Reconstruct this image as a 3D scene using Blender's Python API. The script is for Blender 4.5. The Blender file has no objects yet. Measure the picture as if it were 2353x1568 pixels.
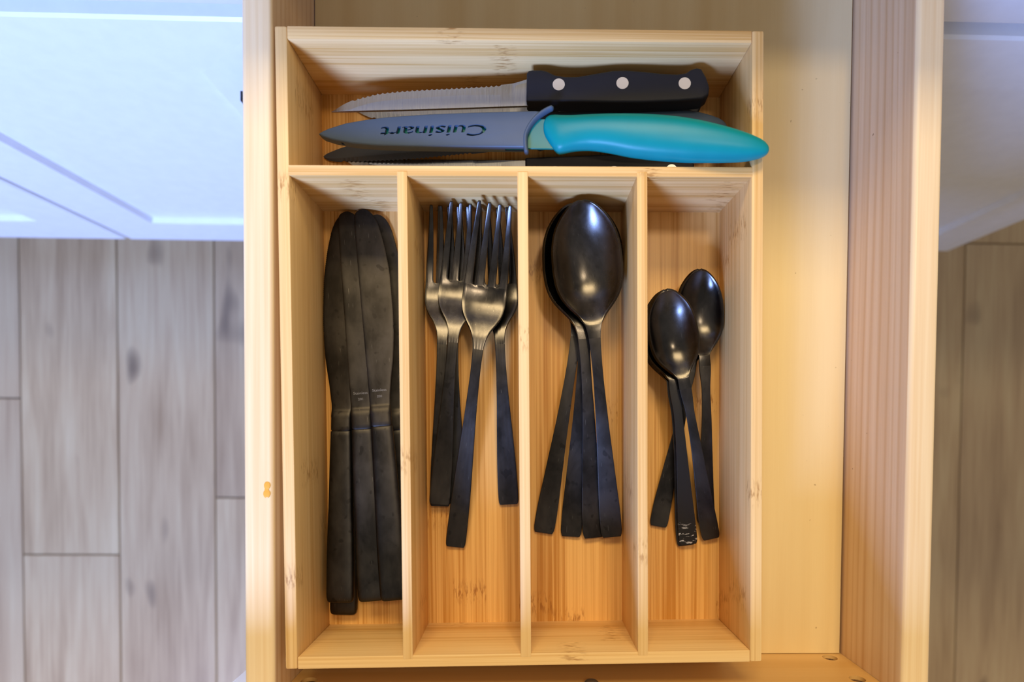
import bpy, bmesh, math, random
import numpy as np
from mathutils import Vector, Matrix

random.seed(7)
SC = bpy.context.scene
COL = SC.collection

# ------------------------------------------------------------------ camera
W, H = 2353.0, 1568.0
F = 1400.0                                   # focal length in pixels
TA, TB, TC = 0.026158, 0.025665, -0.006595   # small tilts of the hand-held camera
PX, PY = 1242.70, 1015.44                    # principal point
CH = 1.11                                    # lens height above the floor


def rot_wc(a, b, c):
    rx = Matrix.Rotation(a, 3, 'X'); ry = Matrix.Rotation(b, 3, 'Y'); rz = Matrix.Rotation(c, 3, 'Z')
    return rz @ ry @ rx


RWC = rot_wc(TA, TB, TC)
CAMPOS = Vector((0, 0, CH))
cd = bpy.data.cameras.new('camera'); cam = bpy.data.objects.new('camera', cd); COL.objects.link(cam)
cam.matrix_world = Matrix.Translation(CAMPOS) @ RWC.transposed().to_4x4()
cd.sensor_fit = 'HORIZONTAL'; cd.sensor_width = 36.0; cd.lens = F * 36.0 / W
cd.shift_x = -(PX - W / 2) / W; cd.shift_y = (PY - H / 2) / W
cd.clip_start = 0.02; cd.clip_end = 30
cd.dof.use_dof = True; cd.dof.focus_distance = 0.365; cd.dof.aperture_fstop = 5.6
SC.camera = cam

# ------------------------------------------------------------------ light
SC.view_settings.view_transform = 'Standard'; SC.view_settings.look = 'None'
SC.view_settings.gamma = 1; SC.view_settings.exposure = 0.10; SC.view_settings.use_curve_mapping = False
wd = bpy.data.worlds.new('world'); SC.world = wd; wd.use_nodes = True
wd.node_tree.nodes['Background'].inputs[0].default_value = (1.0, 0.95, 0.90, 1)
wd.node_tree.nodes['Background'].inputs[1].default_value = 0.36


def area(name, loc, target, sx, sy, power, color):
    l = bpy.data.lights.new(name, 'AREA'); l.shape = 'RECTANGLE'; l.size = sx; l.size_y = sy
    l.energy = power; l.color = color
    o = bpy.data.objects.new(name, l); COL.objects.link(o); o.location = loc
    o.rotation_euler = (Vector(target) - Vector(loc)).to_track_quat('-Z', 'Y').to_euler()
    return o


# daylight from the window behind and left of the photographer, warm lamps over the worktop
area('window_daylight', (-0.90, -2.02, 2.15), (-0.1, 0.1, 0.80), 0.60, 0.66, 165, (0.255, 0.42, 1.0))
area('ceiling_lamp', (-0.10, 1.35, 2.35), (0.0, 0.0, 0.75), 0.95, 0.42, 27, (1.0, 0.78, 0.42))
area('recessed_lamp', (0.30, 0.52, 2.40), (0.25, 0.3, 0.75), 0.16, 0.16, 6, (1.0, 0.80, 0.52))


# pixel of the photograph -> point of the room at height z / on the plane y
def ray(x, y):
    return RWC.transposed() @ Vector(((x - PX) / F, -(y - PY) / F, -1.0))


def U(x, y, z):
    d = ray(x, y); t = (z - CH) / d.z
    return CAMPOS + d * t


def UY(x, y, Y):
    d = ray(x, y); t = Y / d.y
    return CAMPOS + d * t


# ------------------------------------------------------------------ helpers: objects
def link(name, mesh, mat=None, parent=None):
    o = bpy.data.objects.new(name, mesh); COL.objects.link(o)
    if mat and not mesh.materials: mesh.materials.append(mat)
    if parent is not None: o.parent = parent
    return o


def thing(name, label, cat, group=None, loc=(0, 0, 0), rz=0.0):
    o = bpy.data.objects.new(name, None); COL.objects.link(o)
    o.empty_display_size = 0.02; o.location = loc; o.rotation_euler = (0, 0, rz)
    tag(o, label, cat, group); return o


def tag(o, label=None, cat=None, group=None, kind=None):
    if label: o['label'] = label
    if cat: o['category'] = cat
    if group: o['group'] = group
    if kind: o['kind'] = kind
    return o


def bm_mesh(bm, smooth=True, name='m'):
    me = bpy.data.meshes.new(name); bm.normal_update(); bm.to_mesh(me); bm.free()
    if smooth:
        me.shade_smooth()
    return me


def box_bm(x0, x1, y0, y1, z0, z1, bev=0.0, seg=2, only=None):
    bm = bmesh.new()
    v = [bm.verts.new(p) for p in ((x0, y0, z0), (x1, y0, z0), (x1, y1, z0), (x0, y1, z0),
                                   (x0, y0, z1), (x1, y0, z1), (x1, y1, z1), (x0, y1, z1))]
    for f in ((3, 2, 1, 0), (4, 5, 6, 7), (0, 1, 5, 4), (1, 2, 6, 5), (2, 3, 7, 6), (3, 0, 4, 7)):
        bm.faces.new([v[i] for i in f])
    if bev:
        es = [e for e in bm.edges if only is None or only(e)]
        bmesh.ops.bevel(bm, geom=es, offset=bev, segments=seg, profile=0.5, affect='EDGES')
    return bm


def sharp_smooth(me, ang=0.6):
    me.shade_smooth()
    me.set_sharp_from_angle(angle=ang)
    return me


def box(name, x0, x1, y0, y1, z0, z1, mat, parent=None, bev=0.0, seg=2, only=None):
    me = bm_mesh(box_bm(x0, x1, y0, y1, z0, z1, bev, seg, only), name=name)
    sharp_smooth(me, 0.55)
    return link(name, me, mat, parent)


def pchip(xs, ys):
    xs = np.array(xs, float); ys = np.array(ys, float); h = np.diff(xs); d = np.diff(ys) / h
    m = np.zeros_like(xs)
    for i in range(1, len(xs) - 1):
        if d[i - 1] * d[i] > 0:
            w1 = 2 * h[i] + h[i - 1]; w2 = h[i] + 2 * h[i - 1]
            m[i] = (w1 + w2) / (w1 / d[i - 1] + w2 / d[i])
    m[0] = d[0]; m[-1] = d[-1]

    def fn(x):
        x = np.clip(x, xs[0], xs[-1]); i = np.clip(np.searchsorted(xs, x, 'right') - 1, 0, len(xs) - 2)
        t = (x - xs[i]) / h[i]
        return ((2 * t**3 - 3 * t**2 + 1) * ys[i] + (t**3 - 2 * t**2 + t) * h[i] * m[i]
                + (-2 * t**3 + 3 * t**2) * ys[i + 1] + (t**3 - t**2) * h[i] * m[i + 1])
    return fn


def rings_mesh(rings, name, ang=0.7, cap=True):
    """closed loft through rings of points"""
    n = len(rings[0]); vs = [p for r in rings for p in r]; fs = []
    for i in range(len(rings) - 1):
        for j in range(n):
            a, b = i * n + j, i * n + (j + 1) % n
            fs.append((a, b, b + n, a + n))
    if cap:
        for i, rev in ((0, True), (len(rings) - 1, False)):
            c = np.mean(np.array(rings[i], float), axis=0); vs.append(tuple(c)); k = len(vs) - 1
            for j in range(n):
                a, b = i * n + j, i * n + (j + 1) % n
                fs.append((b, a, k) if rev else (a, b, k))
    bm = bmesh.new(); V = [bm.verts.new(v) for v in vs]
    for f in fs:
        bm.faces.new([V[i] for i in f])
    bmesh.ops.recalc_face_normals(bm, faces=bm.faces)
    me = bm_mesh(bm, name=name); sharp_smooth(me, ang)
    return me


def super_ring(y, xl, xr, zc, h, n=3.0, k=28):
    c = (xl + xr) / 2; w = (xr - xl) / 2; out = []
    for i in range(k):
        a = 2 * math.pi * i / k; ca, sa = math.cos(a), math.sin(a)
        out.append((c + w * math.copysign(abs(ca) ** (2 / n), ca), y, zc + h * math.copysign(abs(sa) ** (2 / n), sa)))
    return out


def plate_mesh(pts, z0, z1, bev, name, seg=2, ang=0.7):
    """an outline given thickness and chamfered top and bottom edges"""
    bm = bmesh.new(); vs = [bm.verts.new((p[0], p[1], z0)) for p in pts]
    f = bm.faces.new(vs); r = bmesh.ops.extrude_face_region(bm, geom=[f])
    up = [g for g in r['geom'] if isinstance(g, bmesh.types.BMVert)]
    for v in up: v.co.z = z1
    bmesh.ops.recalc_face_normals(bm, faces=bm.faces)
    if bev:
        es = [e for e in bm.edges if abs(e.verts[0].co.z - e.verts[1].co.z) < 1e-9]
        bmesh.ops.bevel(bm, geom=es, offset=bev, segments=seg, profile=0.5, affect='EDGES', clamp_overlap=True)
    me = bm_mesh(bm, name=name); sharp_smooth(me, ang)
    return me


def smooth_outline(pts, sub=4):
    """closed Catmull-Rom through the points"""
    out = []; n = len(pts)
    for i in range(n):
        p0, p1, p2, p3 = (np.array(pts[(i + k - 1) % n], float) for k in range(4))
        for s in range(sub):
            t = s / sub
            out.append(tuple(0.5 * ((2 * p1) + (-p0 + p2) * t + (2 * p0 - 5 * p1 + 4 * p2 - p3) * t * t
                                    + (-p0 + 3 * p1 - 3 * p2 + p3) * t**3)))
    return out


def apply_bool(me, cutters, solver='EXACT'):
    a = bpy.data.objects.new('tmp', me); COL.objects.link(a); tmp = [a]
    for c in cutters:
        b = bpy.data.objects.new('tmpc', c); COL.objects.link(b); tmp.append(b)
        m = a.modifiers.new('b', 'BOOLEAN'); m.operation = 'DIFFERENCE'; m.object = b; m.solver = solver
    dg = bpy.context.evaluated_depsgraph_get()
    r = bpy.data.meshes.new_from_object(a.evaluated_get(dg))
    for t in tmp: bpy.data.objects.remove(t)
    return r


def text_mesh(body, size, sx, extrude, shear=0.0, offset=0.0):
    cu = bpy.data.curves.new('txt', 'FONT'); cu.body = body; cu.size = size; cu.extrude = extrude
    cu.align_x = 'CENTER'; cu.align_y = 'CENTER'; cu.shear = shear; cu.offset = offset; cu.resolution_u = 3
    o = bpy.data.objects.new('txt', cu); COL.objects.link(o)
    dg = bpy.context.evaluated_depsgraph_get()
    me = bpy.data.meshes.new_from_object(o.evaluated_get(dg)); bpy.data.objects.remove(o)
    me.transform(Matrix.Diagonal((sx, 1, 1, 1)))
    return me


def letter_meshes(body, size, sx, extrude, shear, offset):
    me = text_mesh(body, size, sx, extrude, shear, offset)
    bm = bmesh.new(); bm.from_mesh(me); bmesh.ops.remove_doubles(bm, verts=bm.verts, dist=1e-7)
    bm.verts.ensure_lookup_table(); seen = set(); out = []
    for v in bm.verts:
        if v in seen: continue
        st = [v]; comp = set()
        while st:
            a = st.pop()
            if a in comp: continue
            comp.add(a); st.extend(e.other_vert(a) for e in a.link_edges)
        seen |= comp
        vs = list(comp); ix = {q: i for i, q in enumerate(vs)}
        m = bpy.data.meshes.new('letter')
        m.from_pydata([tuple(q.co) for q in vs], [], [[ix[q] for q in f.verts] for f in bm.faces if f.verts[0] in comp])
        b2 = bmesh.new(); b2.from_mesh(m); bmesh.ops.recalc_face_normals(b2, faces=b2.faces); b2.to_mesh(m); b2.free()
        out.append(m)
    bm.free()
    return out


# ------------------------------------------------------------------ helpers: materials
class G:
    def __init__(s, name, rough=0.5, metal=0.0, color=None, spec=0.5):
        s.m = bpy.data.materials.new(name); s.m.use_nodes = True; s.nt = s.m.node_tree
        s.b = s.nt.nodes['Principled BSDF']
        s.b.inputs['Roughness'].default_value = rough; s.b.inputs['Metallic'].default_value = metal
        s.b.inputs['Specular IOR Level'].default_value = spec
        if color: s.b.inputs['Base Color'].default_value = (*color, 1)

    def n(s, typ, props=None, **ins):
        nd = s.nt.nodes.new(typ)
        for k, v in (props or {}).items(): setattr(nd, k, v)
        for k, v in ins.items():
            key = int(k[1:]) if k[0] == 'i' and k[1:].isdigit() else k.replace('_', ' ')
            s.set(nd.inputs[key], v)
        return nd

    def set(s, sock, v):
        if isinstance(v, bpy.types.NodeSocket): s.nt.links.new(v, sock)
        else: sock.default_value = v

    def math(s, op, a, b=0.0, c=0.0, clamp=False):
        nd = s.n('ShaderNodeMath', {'operation': op, 'use_clamp': clamp}, i0=a, i1=b, i2=c); return nd.outputs[0]

    def coord(s, scale, rnd=True):
        tc = s.n('ShaderNodeTexCoord').outputs['Object']
        if rnd:
            r = s.n('ShaderNodeObjectInfo').outputs['Random']
            off = s.n('ShaderNodeCombineXYZ', X=s.math('MULTIPLY', r, 3.7), Y=s.math('MULTIPLY', r, 5.3),
                      Z=s.math('MULTIPLY', r, 7.1)).outputs[0]
            tc = s.n('ShaderNodeVectorMath', {'operation': 'ADD'}, i0=tc, i1=off).outputs[0]
        s.raw = tc
        return s.scale(tc, scale)

    def scale(s, v, sc):
        return s.n('ShaderNodeVectorMath', {'operation': 'MULTIPLY'}, i0=v, i1=sc).outputs[0]

    def noise(s, vec, scale=1.0, detail=2.0, rough=0.5, dist=0.0):
        return s.n('ShaderNodeTexNoise', None, Vector=vec, Scale=scale, Detail=detail, Roughness=rough,
                   Distortion=dist).outputs[0]

    def ramp(s, fac, stops):
        nd = s.n('ShaderNodeValToRGB', None, Fac=fac); e = nd.color_ramp.elements
        while len(e) < len(stops): e.new(0.5)
        for el, (p, c) in zip(e, stops):
            el.position = p; el.color = (*c, 1) if len(c) == 3 else c
        return nd.outputs[0]

    def mix(s, fac, a, b, blend='MIX'):
        nd = s.n('ShaderNodeMix', {'data_type': 'RGBA', 'blend_type': blend})
        s.set(nd.inputs[0], fac); s.set(nd.inputs[6], a); s.set(nd.inputs[7], b); return nd.outputs[2]

    def mrange(s, v, a, b, c=0.0, d=1.0):
        return s.n('ShaderNodeMapRange', None, Value=v, From_Min=a, From_Max=b, To_Min=c, To_Max=d).outputs[0]

    def bump(s, h, strength=0.2, dist=0.001):
        nd = s.n('ShaderNodeBump', None, Strength=strength, Distance=dist, Height=h)
        s.nt.links.new(nd.outputs[0], s.b.inputs['Normal'])

    def base(s, c): s.set(s.b.inputs['Base Color'], c)
    def rough(s, c): s.set(s.b.inputs['Roughness'], c)


def bamboo(name, axis, light, dark, contrast=1.0, rough=0.42):
    g = G(name, rough, spec=0.35)
    al = (lambda a, b: (a, b, a)) if axis == 'Y' else (lambda a, b: (b, a, a))
    v = g.coord(al(700, 5)); raw = g.raw
    fine = g.noise(v, 1, 3, 0.6)
    strip = g.noise(g.scale(raw, al(95, 1.2)), 1, 1, 0.4)
    tone = g.noise(g.scale(raw, al(26, 1.6)), 1, 1, 0.5)
    sep = g.n('ShaderNodeSeparateXYZ', None, Vector=raw)
    ax, ac = (sep.outputs[1], sep.outputs[0]) if axis == 'Y' else (sep.outputs[0], sep.outputs[1])
    # bamboo nodes: short bands of dark flecks, at another place on every strip
    sid = g.math('FLOOR', g.math('DIVIDE', g.math('ADD', ac, g.math('MULTIPLY', sep.outputs[2], 0.73)), 0.021))
    wn = g.n('ShaderNodeTexWhiteNoise', {'noise_dimensions': '1D'}, W=sid).outputs['Value']
    ph = g.math('FRACT', g.math('ADD', g.math('DIVIDE', ax, 0.21), wn))
    dist = g.math('ABSOLUTE', g.math('SUBTRACT', ph, 0.5))
    band = g.mrange(dist, 0.004, 0.045, 1.0, 0.0)
    fleck = g.mrange(g.noise(g.scale(raw, al(800, 150)), 1, 2, 0.6), 0.50, 0.64)
    knot = g.math('MULTIPLY', band, fleck)
    f = g.math('ADD', g.math('MULTIPLY', fine, 0.45), g.math('ADD', g.math('MULTIPLY', strip, 0.35), g.math('MULTIPLY', tone, 0.2)))
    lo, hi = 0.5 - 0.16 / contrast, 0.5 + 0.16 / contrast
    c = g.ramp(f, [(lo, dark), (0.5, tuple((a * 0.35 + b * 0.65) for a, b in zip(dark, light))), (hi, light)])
    c = g.mix(g.math('MULTIPLY', knot, 0.75), c, (dark[0] * 0.55, dark[1] * 0.42, dark[2] * 0.3, 1))
    g.base(c)
    g.bump(fine, 0.10, 0.0004)
    return g.m


LB, DB = (0.82, 0.55, 0.235), (0.62, 0.345, 0.10)
M_BAM_Y = bamboo('bamboo_lengthwise', 'Y', LB, DB, 1.55)
M_BAM_X = bamboo('bamboo_crosswise', 'X', LB, DB, 1.55)
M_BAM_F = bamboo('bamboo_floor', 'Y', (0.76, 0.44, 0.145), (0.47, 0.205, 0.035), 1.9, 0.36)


def maple(name, axis, light, dark, freq=160.0, wob=0.25, rough=0.4, broad=False):
    g = G(name, rough, spec=0.4)
    al = {'Y': lambda a, b: (a, b, a), 'X': lambda a, b: (b, a, a)}[axis]
    v = g.coord(al(22, 1.3)); raw = g.raw
    warp = g.noise(v, 1, 2, 0.5)
    lines = g.noise(g.scale(raw, al(freq, 1.8)), 1, 3, 0.6)
    sep = g.n('ShaderNodeSeparateXYZ', None, Vector=raw)
    ac = g.math('ADD', sep.outputs[0 if axis == 'Y' else 1], sep.outputs[2])
    ph = g.math('ADD', g.math('MULTIPLY', ac, 12.0 if broad else 140.0), g.math('MULTIPLY', warp, 3.2 if broad else 3.0))
    ring = g.math('POWER', g.math('ADD', g.math('MULTIPLY', g.math('SINE', g.math('MULTIPLY', ph, 6.2832)), 0.5), 0.5), 3.0)
    fine = g.noise(g.scale(raw, al(1500, 30)), 1, 2, 0.6)
    f = g.math('ADD', g.math('MULTIPLY', ring, 0.22), g.math('ADD', g.math('MULTIPLY', lines, 0.6), g.math('MULTIPLY', fine, 0.12)))
    c = g.ramp(f, [(0.18, light), (0.72, dark)])
    speck = g.mrange(g.noise(g.scale(raw, (260, 260, 260)), 1, 1, 0.5), 0.80, 0.84)
    c = g.mix(g.math('MULTIPLY', speck, 0.6), c, (dark[0] * 0.4, dark[1] * 0.3, dark[2] * 0.25, 1))
    g.base(c); g.bump(fine, 0.05, 0.0003)
    return g.m


M_PLY = maple('birch_plywood', 'Y', (0.82, 0.66, 0.36), (0.70, 0.505, 0.23), 60, broad=True, rough=0.38)
M_SIDE = maple('drawer_side_wood', 'Y', (0.78, 0.58, 0.36), (0.60, 0.37, 0.18))
M_FRONT = maple('drawer_front_wood', 'X', (0.72, 0.47, 0.19), (0.58, 0.33, 0.10), 80, broad=True)


def make_drawer_rim():
    g = G('drawer_rim_wood', 0.34, spec=0.45)
    v = g.coord((420, 7, 420)); f = g.noise(v, 1, 2, 0.5)
    fl = g.noise(g.scale(g.raw, (160, 900, 160)), 1, 1, 0.5)
    c = g.ramp(f, [(0.3, (0.83, 0.64, 0.37)), (0.7, (0.76, 0.54, 0.28))])
    g.base(c); g.bump(fl, 0.05, 0.0003)
    return g.m


M_RIM = make_drawer_rim()
M_CHIP = G('chipboard', 0.9)
cv = M_CHIP.noise(M_CHIP.coord((900, 900, 900)), 1, 3, 0.7)
M_CHIP.base(M_CHIP.ramp(cv, [(0.35, (0.10, 0.05, 0.02)), (0.65, (0.42, 0.27, 0.15))])); M_CHIP.bump(cv, 0.8, 0.001)
M_CHIP = M_CHIP.m


def make_white():
    g = G('white_cabinet_paint', 0.38, spec=0.45)
    f = g.noise(g.coord((60, 60, 60)), 1, 3, 0.5)
    g.base(g.ramp(f, [(0.3, (0.80, 0.81, 0.83)), (0.7, (0.84, 0.85, 0.87))])); g.bump(f, 0.03, 0.0005)
    return g.m


M_WHITE = make_white()


def make_plank():
    g = G('oak_plank', 0.42, spec=0.4)
    v = g.coord((28, 2.2, 1)); raw = g.raw
    w = g.noise(v, 1, 3, 0.55, 0.6)
    fine = g.noise(g.scale(raw, (210, 7, 1)), 1, 3, 0.6)
    blot = g.noise(g.scale(raw, (9, 3.0, 1)), 1, 2, 0.5)
    knot = g.mrange(g.noise(g.scale(raw, (17, 7, 1)), 1, 1, 0.5), 0.70, 0.80)
    f = g.math('ADD', g.math('MULTIPLY', w, 0.45), g.math('ADD', g.math('MULTIPLY', fine, 0.25), g.math('MULTIPLY', blot, 0.3)))
    c = g.ramp(f, [(0.34, (0.31, 0.195, 0.098)), (0.5, (0.48, 0.335, 0.182)), (0.66, (0.60, 0.46, 0.262))])
    r = g.n('ShaderNodeObjectInfo').outputs['Random']
    c = g.mix(g.mrange(r, 0, 1, 0.0, 0.28), c, (0.36, 0.26, 0.17, 1))
    c = g.mix(g.math('MULTIPLY', knot, 0.7), c, (0.10, 0.065, 0.045, 1))
    g.base(c); g.bump(fine, 0.12, 0.0006)
    return g.m


M_PLANK = make_plank()
M_GAP = G('floor_underlay', 0.9, color=(0.07, 0.05, 0.04)).m
M_COUNTER = G('worktop_stone', 0.3, color=(0.62, 0.61, 0.60))
M_COUNTER.base(M_COUNTER.ramp(M_COUNTER.noise(M_COUNTER.coord((35, 35, 35)), 1, 4, 0.6), [(0.3, (0.5, 0.49, 0.48)), (0.7, (0.68, 0.67, 0.66))]))
M_COUNTER = M_COUNTER.m


def black_metal(name, base, rough, spots=0.5):
    g = G(name, rough, 1.0)
    v = g.coord((90, 90, 90)); raw = g.raw
    sm = g.noise(g.scale(raw, (55, 30, 55)), 1, 4, 0.6, 0.3)
    sp = g.mrange(g.noise(g.scale(raw, (230, 170, 230)), 1, 1, 0.4), 0.68, 0.73)
    fine = g.noise(g.scale(raw, (2600, 500, 2600)), 1, 1, 0.5)
    d = tuple(b * 0.6 for b in base); l = tuple(b * 1.3 for b in base)
    c = g.ramp(sm, [(0.35, d), (0.65, l)])
    c = g.mix(g.math('MULTIPLY', sp, spots), c, (*(b * 0.5 for b in base), 1))
    sc = g.mrange(g.noise(g.scale(raw, (4000, 120, 900)), 1, 0, 0.5), 0.83, 0.86)
    c = g.mix(g.math('MULTIPLY', sc, 0.3), c, (0.4, 0.38, 0.35, 1))
    g.base(c)
    g.rough(g.math('ADD', g.mrange(sm, 0.3, 0.7, rough - 0.05, rough + 0.09), g.math('MULTIPLY', fine, 0.06)))
    g.bump(fine, 0.03, 0.0002)
    return g.m


M_BLK_POL = black_metal('black_metal_polished', (0.066, 0.060, 0.056), 0.20, 0.25)
M_BLK_SAT = black_metal('black_metal_satin', (0.045, 0.041, 0.038), 0.39, 0.6)
M_BLK_KNF = black_metal('black_metal_knife', (0.044, 0.039, 0.035), 0.40, 0.6)
M_ENGR = G('engraved_grey', 0.5, 0.6, (0.17, 0.16, 0.15)).m


def make_steel():
    g = G('brushed_steel', 0.32, 1.0)
    v = g.coord((60, 2600, 200)); f = g.noise(v, 1, 2, 0.6)
    st = g.mrange(g.noise(g.scale(g.raw, (140, 140, 140)), 1, 2, 0.5), 0.62, 0.70)
    c = g.ramp(f, [(0.3, (0.33, 0.33, 0.34)), (0.7, (0.42, 0.42, 0.43))])
    g.base(g.mix(g.math('MULTIPLY', st, 0.3), c, (0.36, 0.34, 0.33, 1)))
    g.rough(g.mrange(f, 0.3, 0.7, 0.26, 0.40)); g.bump(f, 0.05, 0.0002)
    return g.m


M_STEEL = make_steel()
M_RIVET = G('rivet_steel', 0.45, 0.9, (0.72, 0.68, 0.65)).m


def plastic(name, color, rough, bump=0.04, spec=0.5):
    g = G(name, rough, 0.0, spec=spec)
    f = g.noise(g.coord((1300, 1300, 1300)), 1, 2, 0.6)
    big = g.noise(g.scale(g.raw, (70, 70, 70)), 1, 2, 0.5)
    g.base(g.mix(g.mrange(big, 0.35, 0.65, 0.0, 0.16), (*color, 1), (*(c * 0.7 for c in color), 1)))
    g.bump(f, bump, 0.0004)
    return g.m


M_BLKPL = plastic('black_handle_plastic', (0.013, 0.013, 0.018), 0.5, 0.08, 0.22)
M_SLATE = plastic('slate_plastic', (0.066, 0.097, 0.142), 0.48, 0.05, 0.3)
M_TEAL = plastic('teal_soft_plastic', (0.0, 0.225, 0.24), 0.38, 0.05, 0.22)
M_TEALB = plastic('teal_blade_coating', (0.0, 0.16, 0.15), 0.35, 0.0, 0.3)
M_SLATEB = plastic('slate_blade_coating', (0.035, 0.04, 0.05), 0.35, 0.0)
M_DARKMET = G('dark_screw_metal', 0.35, 0.9, (0.25, 0.25, 0.25)).m
M_PULL = G('black_pull', 0.4, 0.6, (0.02, 0.02, 0.02)).m

# ------------------------------------------------------------------ floor of planks
floor = box('floor', -1.95, 2.0, -1.96, 1.7, -0.03, -0.009, M_GAP)
tag(floor, 'grey brown wooden plank floor beneath the drawer and cabinets', None, None, 'structure')
PWID = 0.17075; X0 = -0.8994
joint0 = {-1: U(20, 915, 0).y, 0: U(150, 1275, 0).y, 9: U(300, 1900, 0).y, 10: U(2300, 560, 0).y}
pm = {}
for k in range(-6, 16):
    xa = X0 + k * PWID
    j = joint0.get(k, -1.2 + ((k * 0.437) % 1.0) * 1.22)
    while j > -1.85: j -= 1.22
    while j < 1.6:
        ya, yb = max(j, -1.85), min(j + 1.22, 1.68)
        L = round(yb - ya, 3)
        if L > 0.05:
            if L not in pm:
                pm[L] = sharp_smooth(bm_mesh(box_bm(0.0009, PWID - 0.0009, 0.0009, L - 0.0009, -0.009, 0.0, 0.0012, 1,
                                                    only=lambda e: e.verts[0].co.z > -0.001 and e.verts[1].co.z > -0.001), name='plank'), 0.4)
            p = link('plank', pm[L], M_PLANK, floor); p.location = (xa, ya, 0)
        j += 1.22

# ------------------------------------------------------------------ window wall behind the photographer, and an added light-blocking partition
M_WALL = G('painted_wall', 0.85)
M_WALL.base(M_WALL.ramp(M_WALL.noise(M_WALL.coord((40, 40, 40)), 1, 3, 0.5), [(0.3, (0.62, 0.60, 0.57)), (0.7, (0.66, 0.64, 0.61))])); M_WALL = M_WALL.m
wl = bm_mesh(box_bm(-1.95, 2.0, -1.96, -1.86, 0.0, 2.75), False, 'wall_front')
wl = apply_bool(wl, [bm_mesh(box_bm(-1.26, -0.54, -2.2, -1.7, 1.66, 2.56), False, 'c')])
wf_ = link('wall_front', wl, M_WALL); tag(wf_, 'pale painted wall with the window, across the aisle', None, None, 'structure')
wblock_ = box('wall_light_block', -0.325, -0.20, -1.859, -0.95, 0.0005, 2.75, M_WALL); tag(wblock_, 'pale unseen partition added to keep window light off the right cabinet', None, None, 'structure')  # added out of view to hold daylight back from the right-hand cabinet

# ------------------------------------------------------------------ base cabinets
YF = 0.2965                        # plane of the door fronts
DZ0, DZ1 = 0.10, UY(278, 40, YF).z    # bottom and top of the doors
ZRAIL = UY(278, 163, YF).z            # lower edge of the top rails
ZBOT = UY(450, 515, YF).z             # upper edge of the bottom rails
ZDRAW = UY(278, 6, YF).z              # lower edge of the drawer fronts
CTOP = 0.872


def shaker(name, x0, x1, z0, z1, st, rt, rb, parent, th=0.02):
    """framed panel: four frame members with a sloped inner edge and a recessed flat panel"""
    root = bpy.data.objects.new(name, None); COL.objects.link(root); root.parent = parent; root.empty_display_size = 0.02
    s = 0.0035; dp = 0.0075

    o = [(x0, z0), (x1, z0), (x1, z1), (x0, z1)]
    i1 = [(x0 + st, z0 + rb), (x1 - st, z0 + rb), (x1 - st, z1 - rt), (x0 + st, z1 - rt)]
    i2 = [(x0 + st + s, z0 + rb + s), (x1 - st - s, z0 + rb + s), (x1 - st - s, z1 - rt - s), (x0 + st + s, z1 - rt - s)]
    b = 0.0022
    oi = [(x0 + b, z0 + b), (x1 - b, z0 + b), (x1 - b, z1 - b), (x0 + b, z1 - b)]
    for k, nm in enumerate(('rail', 'stile', 'rail', 'stile')):
        a, c = k, (k + 1) % 4
        bm = bmesh.new()
        rows = [(o, YF + th), (o, YF + b), (oi, YF), (i1, YF), (i2, YF + dp), (i2, YF + th)]
        va = [bm.verts.new((q[a][0], y, q[a][1])) for q, y in rows]
        vb = [bm.verts.new((q[c][0], y, q[c][1])) for q, y in rows]
        n = len(rows)
        for r in range(n):
            bm.faces.new((va[r], vb[r], vb[(r + 1) % n], va[(r + 1) % n]))
        bm.faces.new(va[::-1]); bm.faces.new(vb)
        bmesh.ops.recalc_face_normals(bm, faces=bm.faces)
        link(nm, sharp_smooth(bm_mesh(bm, name=nm), 0.3), M_WHITE, root)
    box('panel', i2[0][0] - 0.003, i2[1][0] + 0.003, YF + dp, YF + dp + 0.006, i2[0][1] - 0.003, i2[2][1] + 0.003, M_WHITE, root)
    return root


def pull(x, z0, z1, parent):
    me = plate_mesh([(-0.005, -0.030), (0.005, -0.030), (0.005, -0.022), (-0.005, -0.022)], 0, z1 - z0, 0.001, 'bar')
    root = link('pull', me, M_PULL, parent); root.location = (x, YF, z0)
    for zz in (0.015, z1 - z0 - 0.025):
        post = link('post', plate_mesh([(-0.004, -0.0225), (0.004, -0.0225), (0.004, -0.0002), (-0.004, -0.0002)], zz, zz + 0.01, 0.0005, 'post'), M_PULL, root)
    return root


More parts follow.
